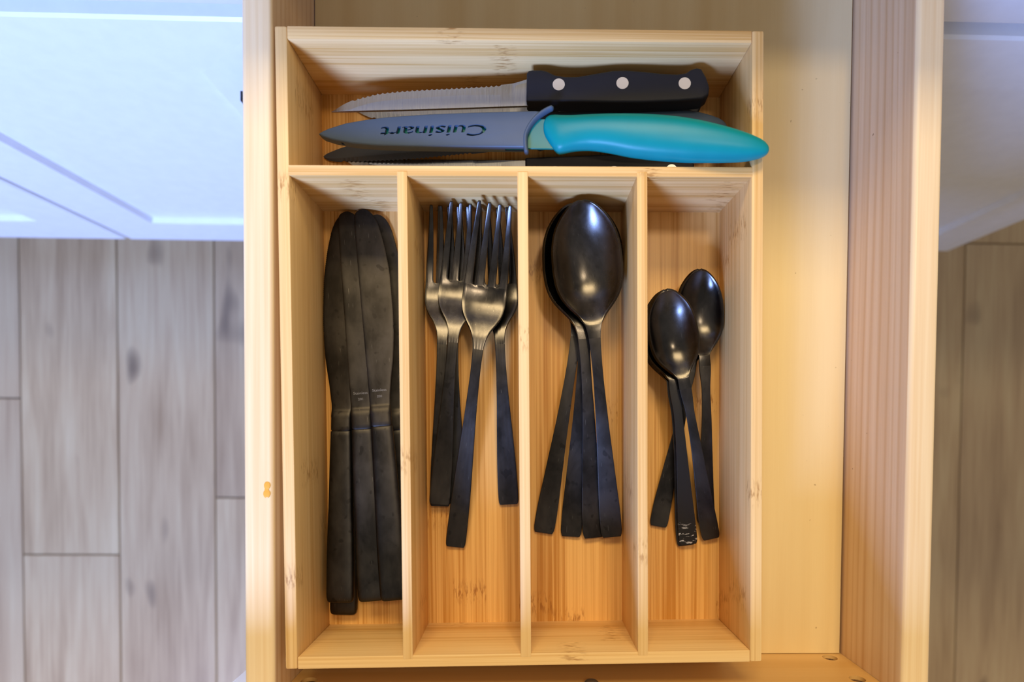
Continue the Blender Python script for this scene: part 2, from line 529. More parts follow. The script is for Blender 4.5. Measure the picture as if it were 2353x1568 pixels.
XG = -0.6426
XDL, XDR = -0.187, 0.262            # cabinet holding the open drawer
XEND = UY(2262, 545, YF).x
XREC_L = -0.5586; XREC_R = UY(2232, 508, YF).x
cabs = [('white base cabinet furthest left, its door panel edge meeting the dark gap', XG - 0.4525, XG - 0.001, 0.077, True),
        ('white base cabinet left of the open drawer with a framed door', XG + 0.001, XDL - 0.002, XREC_L - XG - 0.001, True),
        ('white base cabinet the open wooden drawer slides out of', XDL, XDR, 0.077, False),
        ('white base cabinet right of the open drawer in grey shade', XDR + 0.002, XEND, XEND - XREC_R, True)]
for lab, xa, xb, st, has_drawer in cabs:
    c = thing('base_cabinet', lab, 'cabinet', 'white base cabinets', (0, 0, 0))
    d = 0.0026
    yb = YF + 0.0205
    for (a, b) in ((xa + 0.006, xa + 0.018), (xb - 0.018, xb - 0.006)):
        box('side_panel', a, b, yb, yb + 0.57, 0.0 if False else DZ0, CTOP, M_WHITE, c)
    box('bottom_panel', xa + 0.018, xb - 0.018, yb, yb + 0.57, DZ0, DZ0 + 0.016, M_WHITE, c)
    box('back_panel', xa + 0.018, xb - 0.018, yb + 0.56, yb + 0.57, DZ0 + 0.016, CTOP, M_WHITE, c)
    box('cross_rail', xa + 0.018, xb - 0.018, yb, yb + 0.02, DZ1 - 0.012, ZDRAW + 0.008, M_WHITE, c)
    box('toe_kick', xa, xb, yb + 0.07, yb + 0.085, 0.0005, DZ0, M_WHITE, c)
    dr = shaker('door', xa + d, xb - d, DZ0, DZ1, st, DZ1 - ZRAIL, ZBOT - DZ0, c)
    if has_drawer:
        box('drawer_front', xa + d, xb - d, YF, YF + 0.02, ZDRAW, CTOP - 0.004, M_WHITE, c, 0.002)
    if abs(xb - (XDL - 0.002)) < 1e-6:
        t = UY(551, 219, YF - 0.026)
        pull(t.x + 0.005, t.z - 0.128, t.z, dr)
ct = box('countertop', XG - 0.47, XEND + 0.03, YF - 0.03, YF + 0.63, CTOP + 0.0005, CTOP + 0.032, M_COUNTER, None, 0.003)
tag(ct, 'pale stone countertop lying over the white base cabinets', 'countertop')

# ------------------------------------------------------------------ the drawer
ZD = 0.7175; ZT = 0.782                 # drawer bottom and top of its sides
DXL, DXLI, DXRI, DXR = -0.1502, -0.1341, 0.2092, 0.2251
YD = U(1850, 1503, ZD).y                # inner face of the front
YBK = 0.36
drawer = thing('drawer', 'pale wooden drawer pulled open, holding the bamboo cutlery tray', 'drawer', None, (0, 0, 0))
for a, b in ((DXL, DXLI), (DXRI, DXR)):
    top = lambda e: e.verts[0].co.z > ZT - 1e-4 and e.verts[1].co.z > ZT - 1e-4 and abs(e.verts[0].co.x - e.verts[1].co.x) < 1e-6
    bm = box_bm(a, b, YD - 0.016, YBK, ZD - 0.012, ZT, 0.0028, 4, top)
    me = sharp_smooth(bm_mesh(bm, name='side_panel'), 0.5)
    me.materials.append(M_SIDE); me.materials.append(M_RIM)
    for p in me.polygons:
        if p.normal.z > 0.3: p.material_index = 1
    link('side_panel', me, None, drawer)
box('bottom_panel', DXLI + 0.0006, DXRI - 0.0014, YD + 0.0004, YBK - 0.0165, ZD - 0.006, ZD, M_PLY, drawer)
box('back_panel', DXLI + 0.0002, DXRI - 0.0002, YBK - 0.016, YBK, ZD - 0.012, ZT, M_SIDE, drawer)
holes = []
for px, py in ((1907, 1512), (1970, 1561), (710, 1565), (757, 1515)):
    h = UY(px, py, YD); holes.append((h.x, h.z))
fp = bm_mesh(box_bm(DXLI + 0.0002, DXRI - 0.0002, YD - 0.016, YD, ZD - 0.012, ZT + 0.002), name='front_panel')
cut = []
for hx, hz in holes:
    bm = bmesh.new(); bmesh.ops.create_cone(bm, cap_ends=True, segments=24, radius1=0.0046, radius2=0.0046, depth=0.016)
    bm.transform(Matrix.Translation((hx, YD, hz)) @ Matrix.Rotation(math.pi / 2, 4, 'X')); cut.append(bm_mesh(bm, name='c'))
fp = sharp_smooth(apply_bool(fp, cut), 0.5)
link('front_panel', fp, M_FRONT, drawer)
for hx, hz in holes:
    bm = bmesh.new(); bmesh.ops.create_cone(bm, cap_ends=True, segments=24, radius1=0.00455, radius2=0.00455, depth=0.004)
    bm.transform(Matrix.Rotation(math.pi / 2, 4, 'X'))
    p = link('screw_hole', bm_mesh(bm, name='screw_hole'), M_CHIP, drawer); p.location = (hx, YD - 0.0042, hz)
s = UY(1358, 1568, YD + 0.001)
bm = bmesh.new(); bmesh.ops.create_uvsphere(bm, u_segments=20, v_segments=10, radius=0.0042)
bm.transform(Matrix.Diagonal((1, 0.5, 1, 1)))
p = link('screw', bm_mesh(bm, name='screw'), M_DARKMET, drawer); p.location = (s.x, YD + 0.0015, s.z + 0.0026)
XFL = UY(547, 1552, YD - 0.016).x
box('drawer_face', XFL, XFL + 0.449, YD - 0.0365, YD - 0.0165, ZDRAW, ZT + 0.050, M_WHITE, drawer, 0.0015)
g = U(613, 1126, ZT)     # drip of dried syrup on the left rim
bm = bmesh.new()
bmesh.ops.create_uvsphere(bm, u_segments=14, v_segments=8, radius=0.0019, matrix=Matrix.Translation((0, -0.0022, 0)) @ Matrix.Diagonal((1, 1.25, 0.16, 1)))
bmesh.ops.create_uvsphere(bm, u_segments=14, v_segments=8, radius=0.0017, matrix=Matrix.Translation((0.0002, 0.0022, 0)) @ Matrix.Diagonal((1, 1.3, 0.16, 1)))
bmesh.ops.create_uvsphere(bm, u_segments=12, v_segments=8, radius=0.0012, matrix=Matrix.Diagonal((1, 1.9, 0.16, 1)))
st_ = link('stain', bm_mesh(bm, name='stain'), G('amber_stain', 0.35, color=(0.72, 0.36, 0.05)).m, drawer)
st_.location = (g.x, g.y, ZT + 0.00005)

# ------------------------------------------------------------------ bamboo cutlery tray
ZR = 0.780; ZF = 0.7255; ZB = ZD + 0.0003; YAW = 0.0135; TH = 0.0066
tray = thing('cutlery_tray', 'bamboo cutlery tray with five compartments standing in the wooden drawer', 'tray', None, (0, 0, 0), YAW)
cyw, syw = math.cos(-YAW), math.sin(-YAW)


def TR(x, y, z=ZR):
    p = U(x, y, z); return (cyw * p.x - syw * p.y, syw * p.x + cyw * p.y)


xl, xr, yt, yb = -0.1242, 0.1232, 0.2050, -0.1247
vcorner = lambda e: True
box('side_wall', xl - TH, xl, yb - TH, yt + TH, ZB, ZR, M_BAM_Y, tray, 0.0010, 2)
box('side_wall', xr, xr + TH, yb - TH, yt + TH, ZB, ZR, M_BAM_Y, tray, 0.0010, 2)
box('back_wall', xl, xr, yt, yt + TH, ZB, ZR - 0.0001, M_BAM_X, tray, 0.0005, 2)
box('front_wall', xl, xr, yb - TH, yb, ZB, ZR - 0.0001, M_BAM_X, tray, 0.0005, 2)
ydt = TR(1190, 381)[1]; ydb = TR(1190, 405)[1]
box('cross_divider', xl - 0.002, xr + 0.002, ydb, ydt, ZB + 0.004, ZR - 0.0002, M_BAM_X, tray, 0.0004, 2)
divs = []
for pts in (((910, 420), (934, 420), (928, 1500), (950, 1500)), ((1187, 420), (1212, 420), (1198, 1500), (1222, 1500)),
            ((1464, 420), (1488, 420), (1465, 1500), (1489, 1500))):
    t = [TR(*p)[0] for p in pts]; a = (t[0] + t[2]) / 2; b = (t[1] + t[3]) / 2; divs.append((a, b))
    box('divider', a, b, yb - 0.002, ydb + 0.0024, ZF - 0.001, ZR + 0.00015, M_BAM_Y, tray, 0.0004, 2)
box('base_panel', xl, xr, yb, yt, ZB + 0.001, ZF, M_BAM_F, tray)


# ------------------------------------------------------------------ settling things onto one another
RES = 0.0007; GX0, GY0 = -0.17, -0.16; GN = (520, 560)
HF = np.full(GN, ZF + 0.0002)
TRM = Matrix.Rotation(YAW, 4, 'Z')


def hf_box(x0, x1, y0, y1, z):
    xs = np.arange(x0, x1, RES / 2); ys = np.arange(y0, y1, RES / 2); X, Y = np.meshgrid(xs, ys)
    c, s_ = math.cos(YAW), math.sin(YAW); wx = c * X - s_ * Y; wy = s_ * X + c * Y
    i = ((wx - GX0) / RES).astype(int).ravel(); j = ((wy - GY0) / RES).astype(int).ravel()
    ok = (i >= 0) & (i < GN[0]) & (j >= 0) & (j < GN[1]); HF[i[ok], j[ok]] = z


def samples(me):
    me.calc_loop_triangles()
    co = np.empty(len(me.vertices) * 3); me.vertices.foreach_get('co', co); co = co.reshape(-1, 3)
    tri = np.empty(len(me.loop_triangles) * 3, dtype=np.int32); me.loop_triangles.foreach_get('vertices', tri); tri = tri.reshape(-1, 3)
    A, B, C = co[tri[:, 0]], co[tri[:, 1]], co[tri[:, 2]]
    el = np.maximum(np.linalg.norm(B - A, axis=1), np.maximum(np.linalg.norm(C - A, axis=1), np.linalg.norm(C - B, axis=1)))
    out = [co]
    nn = np.clip(np.ceil(el / (RES * 1.7)).astype(int), 1, 60)
    for n in np.unique(nn):
        if n == 1: continue
        m = nn == n
        for a in range(n + 1):
            for b in range(n + 1 - a):
                u, v = a / n, b / n
                out.append(A[m] * (1 - u - v) + B[m] * u + C[m] * v)
    return np.concatenate(out)


def rotm(yaw, pitch, roll):
    return np.array(Matrix.Rotation(yaw, 3, 'Z') @ Matrix.Rotation(pitch, 3, 'X') @ Matrix.Rotation(roll, 3, 'Y'))


def cells(P):
    i = ((P[:, 0] - GX0) / RES).astype(int); j = ((P[:, 1] - GY0) / RES).astype(int)
    ok = (i >= 0) & (i < GN[0]) & (j >= 0) & (j < GN[1])
    return i, j, ok


POSES = {
    1: (-0.11224, -0.11841, 0.72726, -0.02292, -0.01745, 0.00000),
    2: (-0.07487, -0.10741, 0.72726, 0.06844, -0.01745, 0.00000),
    3: (-0.11116, -0.10828, 0.73660, 0.00789, -0.05236, -0.07330),
    4: (-0.09162, -0.10678, 0.73885, 0.07209, -0.05236, 0.07330),
    5: (-0.07698, -0.10469, 0.74471, 0.09263, -0.07505, 0.07330),
    6: (-0.04361, -0.04934, 0.72565, 0.00170, 0.00000, 0.00000),
    7: (-0.05295, -0.05060, 0.72804, -0.02446, 0.01047, 0.03142),
    8: (-0.01003, -0.04968, 0.72565, 0.05699, 0.00000, 0.00000),
    9: (-0.05309, -0.04925, 0.73050, -0.09202, 0.01745, 0.05236),
    10: (-0.04359, -0.07644, 0.72608, -0.11801, 0.06981, 0.07330),
    11: (0.01193, -0.06761, 0.72537, -0.15172, 0.01222, 0.00000),
    12: (0.02927, -0.06977, 0.72586, -0.05247, 0.03491, -0.05236),
    13: (0.04325, -0.07011, 0.72763, 0.08304, 0.06458, 0.07330),
    14: (0.05485, -0.06918, 0.72958, 0.11352, 0.08727, -0.07330),
    15: (0.08469, -0.06326, 0.72561, -0.16513, 0.00000, -0.03142),
    16: (0.11494, -0.06088, 0.72589, 0.06711, 0.03491, 0.03142),
    17: (0.10258, -0.07508, 0.72565, 0.13590, 0.07505, -0.05236),
    18: (0.10367, -0.07403, 0.72786, 0.14276, 0.08727, -0.05236),
    19: (0.11810, -0.07052, 0.72747, 0.24305, 0.13265, -0.07330),
    20: (-0.00059, 0.15476, 0.72580, 1.59527, -0.04014, 0.00000),
    21: (0.00442, 0.19140, 0.72580, -4.64294, -0.04014, 0.00000),
    22: (-0.00240, 0.17446, 0.74030, -4.63988, -0.10996, -0.07330),
    23: (-0.00010, 0.18901, 0.75246, -4.71393, -0.04538, 0.07330),
    24: (0.00872, 0.15998, 0.77093, 1.53295, -0.12217, 0.07330),
}
KEY = [0]


def settle(root, parts, A, B, apx, bpx, zg, pitches=None, rolls=None, gap=0.00015, cell=None):
    """local points A (rear) and B (tip) lie over the two pixels; find height, pitch and roll at rest"""
    KEY[0] += 1
    if KEY[0] in POSES:
        x, y, z, a, b, c = POSES[KEY[0]]
        root.matrix_world = Matrix.Translation((x, y, z)) @ (Matrix.Rotation(a, 4, 'Z') @ Matrix.Rotation(b, 4, 'X') @ Matrix.Rotation(c, 4, 'Y'))
        return root
    P = np.concatenate([samples(p.data) for p in parts])
    A = np.array(A, float); B = np.array(B, float); za = zb = zg
    if pitches is None: pitches = np.radians(np.arange(-7, 7.1, 1.0))
    if rolls is None: rolls = np.radians([-3, 0, 3])
    com = P.mean(axis=0); best = None; corr = np.zeros(2)
    for it in range(3):
        wa, wb = U(*apx, za), U(*bpx, zb)
        d = B - A; yaw = math.atan2(wb.y - wa.y, wb.x - wa.x) - math.atan2(d[1], d[0])
        mid = np.array(((wa.x + wb.x) / 2, (wa.y + wb.y) / 2)) + corr; best = None
        ps, rs = (pitches, rolls)
        for rnd in range(2):
            for p in ps:
                for r in rs:
                    R = rotm(yaw, p, r); Q = P @ R.T
                    m = ((A + B) / 2) @ R.T
                    Q[:, 0] += mid[0] - m[0]; Q[:, 1] += mid[1] - m[1]
                    i, j, ok = cells(Q)
                    lift = (HF[i[ok], j[ok]] - Q[ok, 2]).max() + gap
                    sc = (com @ R.T)[2] + lift
                    if best is None or sc < best[0]: best = (sc, p, r, lift, R, m)
            if len(pitches) > 1 or len(rolls) > 1:
                ps = best[1] + (np.radians([-0.6, -0.3, 0, 0.3, 0.6]) if len(pitches) > 1 else np.zeros(1))
                rs = best[2] + (np.radians([-1.2, 0, 1.2]) if len(rolls) > 1 else np.zeros(1))
        _, p, r, lift, R, m = best
        za = (R @ A)[2] + lift; zb = (R @ B)[2] + lift
        if cell is not None and it < 2:          # keep clear of the compartment's walls
            Q = P @ R.T + np.array((mid[0] - m[0], mid[1] - m[1], lift)); Q = Q[Q[:, 2] < ZR + 0.0003]
            c_, s_ = math.cos(-YAW), math.sin(-YAW); tx_ = c_ * Q[:, 0] - s_ * Q[:, 1]; ty_ = s_ * Q[:, 0] + c_ * Q[:, 1]
            g_ = 0.0004
            dx = max(0, cell[0] + g_ - tx_.min()) - max(0, tx_.max() - cell[1] + g_)
            dy = max(0, cell[2] + g_ - ty_.min()) - max(0, ty_.max() - cell[3] + g_)
            corr += np.array((c_ * dx + s_ * dy, -s_ * dx + c_ * dy))
    root.matrix_world = Matrix.Translation((mid[0] - m[0], mid[1] - m[1], lift)) @ Matrix(R.tolist()).to_4x4()
    Q = P @ R.T + np.array((mid[0] - m[0], mid[1] - m[1], lift))
    i, j, ok = cells(Q)
    np.maximum.at(HF, (i[ok], j[ok]), Q[ok, 2])
    c_, s_ = math.cos(-YAW), math.sin(-YAW); lo = Q[:, 2] < ZR - 0.0005
    tx_, ty_ = (c_ * Q[:, 0] - s_ * Q[:, 1])[lo], (s_ * Q[:, 0] + c_ * Q[:, 1])[lo]
    print('POSE %d: (%.5f, %.5f, %.5f, %.5f, %.5f, %.5f),' % (KEY[0], mid[0] - m[0], mid[1] - m[1], lift, yaw, p, r),
          '#', root.name, 'x %.4f..%.4f y %.4f..%.4f z %.4f..%.4f' % (tx_.min(), tx_.max(), ty_.min(), ty_.max(), Q[:, 2].min(), Q[:, 2].max()))
    return root


# ------------------------------------------------------------------ thin pressed cutlery: spoons and forks
def split_parts(bm, name_of_face, mats, root):
    """one continuous pressed piece, cut into its parts without breaking the shading"""
    bm.normal_update(); nor = {v.index: v.normal.copy() for v in bm.verts}
    bm.verts.index_update(); bm.verts.ensure_lookup_table()
    groups = {}
    for f in bm.faces: groups.setdefault(name_of_face(f), []).append(f)
    objs = []
    for key, fs in groups.items():
        ids = sorted({v.index for f in fs for v in f.verts}); mp = {a: i for i, a in enumerate(ids)}
        nm = key.split('#')[0]
        me = bpy.data.meshes.new(nm)
        me.from_pydata([tuple(bm.verts[i].co) for i in ids], [], [[mp[v.index] for v in f.verts] for f in fs])
        me.shade_smooth(); me.normals_split_custom_set_from_vertices([tuple(bm.verts[i].normal) for i in ids])
        objs.append(link(nm, me, mats[nm], root))
    return objs


def thick(bm, t, bev):
    bmesh.ops.remove_doubles(bm, verts=bm.verts, dist=2e-6)
    bmesh.ops.recalc_face_normals(bm, faces=bm.faces)
    bm.normal_update()
    if sum(f.normal.z for f in bm.faces) < 0: bmesh.ops.reverse_faces(bm, faces=bm.faces)
    bm.normal_update()
    top = list(bm.faces); vs = list(bm.verts); nor = {v: v.normal.copy() for v in vs}
    low = {v: bm.verts.new(v.co - nor[v] * t) for v in vs}
    bnd = [e for e in bm.edges if len(e.link_faces) == 1]
    sides = [(e.verts[0], e.verts[1], e.link_faces[0]) for e in bnd]
    for f in top: bm.faces.new([low[v] for v in f.verts][::-1])
    for a, b, f in sides:
        fv = list(f.verts); i = fv.index(a)
        if fv[(i + 1) % len(fv)] is b: a, b = b, a
        bm.faces.new((a, b, low[b], low[a]))
    bmesh.ops.recalc_face_normals(bm, faces=bm.faces); bm.normal_update()
    es = [e for e in bm.edges if len(e.link_faces) == 2 and e.calc_face_angle() > 0.9]
    bmesh.ops.bevel(bm, geom=es, offset=bev, segments=2, profile=0.5, affect='EDGES', clamp_overlap=True)
    bm.normal_update()


def spoon_bm(L, bl, W, depth, hs=1.0):
    """tip at +Y; L length, bl bowl length, W half width of bowl (metres)"""
    k = bl / 0.068; kw = W / 0.0197
    dk = [0, 0.15, 0.5, 1.0, 1.8, 3, 5.9, 9.5, 13.6, 20, 27, 35.8, 44, 49, 53, 57, 60.5, 64, 67.5, 71]
    wk = [1.2, 2.2, 3.7, 5.0, 6.5, 8.0, 10.9, 13.7, 16.1, 18.3, 19.4, 19.7, 19.1, 18.0, 16.4, 13.8, 11.0, 8.2, 6.1, 4.8]
    dd = [a * k for a in dk]; ww = [a * kw for a in wk]
    Lm = L * 1000; nb = 71 * k
    tail = [(0.06, 3.5), (0.2, 3.0 * hs), (0.4, 3.6 * hs), (0.7, 5.4 * hs), (0.92, 6.6 * hs), (0.965, 6.6 * hs), (0.99, 6.1 * hs), (1.0, 5.4 * hs)]
    dd += [nb + (Lm - nb) * a for a, _ in tail]; ww += [b for _, b in tail]
    wf = pchip(dd, ww)
    zk = [(0, 12.6), (20, 10.2), (40, 9.8), (56, 10.8), (64, 12.4), (72, 14.4)]
    zf = pchip([a * k for a, _ in zk] + [nb + (Lm - nb) * a for a in (0.15, 0.35, 0.65, 0.88, 1.0)],
               [b * (0.6 + 0.4 * k) for _, b in zk] + [15.2 * hs, 14.0 * hs, 7.8 * hs, 3.3 * hs, 2.2])
    rows = np.concatenate([(nb * 0.5) * (1 - np.cos(np.linspace(0, math.pi * 0.94, 40))),
                           np.linspace(nb, Lm * 0.97, 34), [Lm * 0.98, Lm * 0.99, Lm * 0.996, Lm]])
    us = np.linspace(-1, 1, 19)
    bm = bmesh.new(); grid = []
    for d in rows:
        t = (d / k - 35.4) / 35.5
        dep = depth * 1000 * ((1 - t * t) ** (0.88 if t < 0 else 0.88 + 1.0 * t)) if abs(t) < 1 else 0.0
        w = float(wf(d)); z = float(zf(d)); r = []
        for u in us:
            r.append(bm.verts.new((w * u * 1e-3, (Lm - d) * 1e-3, (z - dep * max(0.0, 1 - u * u) ** 0.88 + 0.15 * (1 - u * u) * (dep < 0.01)) * 1e-3)))
        grid.append(r)
    for i in range(len(rows) - 1):
        for j in range(len(us) - 1):
            q = [grid[i][j], grid[i][j + 1], grid[i + 1][j + 1], grid[i + 1][j]]
            q = list(dict.fromkeys(q))
            if len(q) >= 3: bm.faces.new(q)
    thick(bm, 0.0017, 0.00035)
    cut = (Lm - nb - 9.0 * k) * 1e-3
    return bm, cut


def make_spoon(name, label, cat, group, dims):
    root = thing(name, label, cat, group)
    bm, cut = spoon_bm(*dims)
    parts = split_parts(bm, lambda f: 'bowl' if f.calc_center_median().y > cut else 'handle', {'bowl': M_BLK_POL, 'handle': M_BLK_SAT}, root)
    bm.free()
    return root, parts


def fork_bm(L, kw):
    ks = L / 205.5; kh = (L - 74 * kw) / (205.5 - 74)       # head scales with kw, handle takes the rest
    D = lambda d: d * kw if d <= 74 else 74 * kw + (d - 74) * kh
    wo = pchip([D(d) for d in (0, 10, 25, 43, 52, 58, 64, 69, 74, 80, 92, 120, 150, 180, 198, 203, 205, 205.5)],
               [a * kw for a in (9.4, 10.3, 11.5, 12.3, 12.5, 11.5, 8.6, 5.6, 3.9)] + [3.15, 2.95, 3.6, 4.9, 6.0, 6.25, 6.1, 5.6, 5.2])
    zf = pchip([D(d) for d in (0, 6, 14, 26, 36, 44, 52, 58, 66, 74, 86, 110, 140, 170, 192, 205.5)],
               [15.5, 11.6, 7.4, 3.6, 2.3, 2.2, 3.4, 5.6, 9.6, 12.6, 14.2, 13.2, 9.4, 5.2, 2.9, 2.2])
    slot = 43.0 * kw
    gapf = pchip([a * kw for a in (0, 6, 20, 36, 41, 42.4, 42.9, 43)], [a * kw for a in (3.5, 3.3, 2.8, 2.2, 2.0, 1.5, 0.8, 0.0)])
    tipw = pchip([0, 0.35, 0.9, 1.8, 3], [0.62, 0.85, 0.96, 0.99, 1.0])
    rows = [0, 0.3, 0.7, 1.3, 2.2, 4, 7, 10, 14, 18, 22, 26, 30, 34, 38, 41, 42, 42.5, 42.8, 43.0, 44.5, 47, 50, 52, 54, 56, 58, 60, 62, 64,
            66, 68, 70, 72, 74, 77, 80] + list(np.linspace(84, 200, 30)) + [202, 203.5, 204.6, 205.2, 205.5]
    bm = bmesh.new(); grid = []
    for d in rows:
        d = D(d)
        w = float(wo(d)); z = float(zf(d)); g = float(gapf(d)) if d < slot else 0.0
        tw = (2 * w - 3 * g) / 4; r = []
        for k in range(4):
            c = -w + tw / 2 + k * (tw + g); q = tw * (float(tipw(d)) if d < 3 else 1.0)
            for u in (-0.5, -0.17, 0.17, 0.5):
                x = c + q * u
                dish = 0.9 * (x / 12.5) ** 2 if d < 74 * kw else 0.0
                r.append(bm.verts.new((x * 1e-3, (L - d) * 1e-3, (z + dish + 0.1 * (0.5 - abs(u))) * 1e-3)))
        grid.append(r)
    for i in range(len(rows) - 1):
        for j in range(15):
            if j % 4 == 3: continue
            bm.faces.new((grid[i][j], grid[i][j + 1], grid[i + 1][j + 1], grid[i + 1][j]))
    bmesh.ops.remove_doubles(bm, verts=bm.verts, dist=2e-6)
    thick(bm, 0.0020, 0.00035)
    return bm


def make_fork(name, label, group, L, kw):
    root = thing(name, label, 'fork', group)
    bm = fork_bm(L, kw)
    wo = pchip([0, 10 * kw, 25 * kw, 43 * kw], [9.4 * kw, 10.3 * kw, 11.5 * kw, 12.35 * kw])

    def nm(f):
        c = f.calc_center_median(); d = L - c.y * 1000
        if d > 81 * kw: return 'handle'
        if d > 43 * kw: return 'head'
        w = float(wo(max(d, 0))); return 'tine#%d' % max(0, min(3, int((c.x * 1000 + w) / (2 * w) * 4)))
    parts = split_parts(bm, nm, {'handle': M_BLK_SAT, 'head': M_BLK_POL, 'tine': M_BLK_POL}, root)
    bm.free()
    return root, parts


# ------------------------------------------------------------------ dinner knives
KL = 238.0


def make_knife(label, group, flip=False, engrave=False):
    root = thing('dinner_knife', label, 'knife', group)
    sg = -1.0 if flip else 1.0
    hw = pchip([0, 0.4, 1.5, 4, 20, 60, 95, 104], [6.2, 7.2, 7.9, 8.3, 8.3, 7.4, 6.6, 6.4])
    hh = pchip([0, 0.4, 1.5, 5, 40, 95, 103, 104], [1.2, 2.0, 2.7, 3.2, 3.4, 3.1, 3.0, 2.5])
    ys = [0, 0.2, 0.5, 1, 2, 3.5, 6] + list(np.linspace(10, 98, 22)) + [101, 103, 103.6, 104]
    rings = [[(p[0] * 1e-3, p[1] * 1e-3, p[2] * 1e-3) for p in super_ring(y, -hw(y), hw(y), 3.4, hh(y), 3.6, 32)] for y in ys]
    h = link('handle', rings_mesh(rings, 'handle'), M_BLK_SAT, root)
    xl_ = pchip([104, 105, 118, 150, 200, 228, 233, 235.6, 237, 237.7, 238], [-5.6, -6.2, -6.2, -6.6, -7.2, -7.4, -7.2, -6.4, -5.0, -3.6, -2.4])
    xr_ = pchip([104, 105, 118, 130, 150, 175, 195, 212, 224, 230, 234, 236.3, 237.5, 238], [5.6, 6.2, 6.1, 7.4, 10.4, 12, 11.8, 10.2, 8.0, 6.2, 4.3, 2.4, 0.6, -0.8])
    bh = pchip([104, 105, 112, 114.5, 117.5, 140, 238], [2.4, 2.75, 2.6, 2.2, 1.05, 0.85, 0.6])
    ys = [104, 104.3, 105, 107, 110, 112, 113, 114, 115, 116, 117, 118, 121, 126, 132, 138, 144, 150, 156, 162] \
        + list(np.arange(165, 226, 0.6)) + [227, 229, 231, 232.5, 234, 235, 235.8, 236.5, 237, 237.4, 237.7, 237.9, 238]
    rings = []
    for y in ys:
        a, b = float(xl_(y)), float(xr_(y))
        if 165 <= y <= 225.5: b -= 0.30 * abs(((y - 165) / 1.2) % 1.0 - 0.5) * 2
        if flip: a, b = -b, -a
        n = 3.6 if y < 113 else 5.0
        rings.append([(p[0] * 1e-3, p[1] * 1e-3, p[2] * 1e-3) for p in super_ring(y, a, b, 3.4, float(bh(y)), n, 24)])
    bl = link('blade', rings_mesh(rings, 'blade', 0.9), M_BLK_KNF, root)
    if engrave:
        for txt, yy, sz in (('Stainless', 126, 2.2), ('201', 122.3, 2.0)):
            me = text_mesh(txt, sz * 1e-3, 1.15, 0.00001)
            me.materials.append(M_ENGR)
            t = link('engraving', me, None, bl); t.location = (0.2e-3, yy * 1e-3, 3.4e-3 + float(bh(yy)) * 1e-3 + 0.00001)
    return root, [h, bl]


# ------------------------------------------------------------------ steak knives (traced at real size, tip towards +Y)
SMM = 0.000244


def loc_px(x, y, ox, oy, s=SMM):        # photo right -> -Y, photo up -> +X
    return (-(y - oy) * s, -(x - ox) * s)


SK_H = [(1213, 179), (1217, 173), (1226, 171), (1246, 171), (1260, 174), (1278, 183), (1300, 187), (1330, 187), (1370, 180), (1410, 173), (1440, 172),
        (1480, 175), (1520, 180), (1558, 182), (1578, 179), (1590, 171), (1603, 167), (1614, 170), (1625, 190), (1632, 213), (1630, 230), (1616, 240),
        (1560, 245), (1480, 248), (1420, 248), (1330, 246), (1216, 245), (1213, 242)]


def make_steak(label, group, flip=False, name='steak_knife', steel=None):
    root = thing(name, label, 'knife', group)
    sg = -1 if flip else 1

    def P(x, y):
        a, b = loc_px(x, y, 1213, 213); return (a * sg, b)
    th = 0.0108
    pts = [P(*p) for p in SK_H]
    if flip: pts = pts[::-1]
    h = link('handle', plate_mesh(pts, 0.0, th, 0.0030, 'handle', 3, 0.9), M_BLKPL, root)
    rv = None
    for (x, y) in ((1287, 207), (1433, 204), (1575, 205)):
        if rv is None:
            bm = bmesh.new(); bmesh.ops.create_cone(bm, cap_ends=True, segments=32, radius1=0.0034, radius2=0.0034, depth=0.0006)
            rv = sharp_smooth(bm_mesh(bm, name='rivet'), 0.5)
        a = P(x, y); r = link('rivet', rv, M_RIVET, h); r.location = (a[0], a[1], th - 0.00015)
    xs = [755, 763, 785, 812, 837, 872, 954, 1062, 1155, 1180, 1195, 1213]
    edge = pchip(xs, [257.5, 253, 239, 227, 219.5, 212, 204.5, 199, 193, 190, 186, 180])
    spine = pchip([755, 850, 1000, 1213], [258, 256, 252, 245])
    grind = pchip([755, 796, 818, 872, 954, 1062, 1180, 1184, 1213], [257.9, 255, 247, 234, 227, 220, 217, 200, 190])
    xx = list(np.arange(755, 800, 3.0)) + list(np.arange(800, 1156, 1.5)) + [1160, 1170, 1178, 1182, 1186, 1195, 1205, 1213, 1216]
    rings = []; zc = th / 2
    for x in xx:
        e, sp, gr = float(edge(x)), float(spine(x)), float(grind(x))
        if 805 <= x <= 1152: e += 3.6 * abs(math.sin(math.pi * (x - 805) / 11.6)) ** 0.8
        gr = min(max(gr, e + 0.05), sp - 0.02)
        t = 0.0008 if x > 790 else 0.0004 + 0.0004 * (x - 755) / 35
        te = 0.00012
        A, Bq, C = P(x, sp), P(x, gr), P(x, e)
        rings.append([(A[0], A[1], zc - t), (Bq[0], Bq[1], zc - t), (C[0], C[1], zc - te), (C[0], C[1], zc + te), (Bq[0], Bq[1], zc + t), (A[0], A[1], zc + t)])
    b = link('blade', rings_mesh(rings, 'blade', 0.12), steel or M_STEEL, root)
    return root, [h, b]


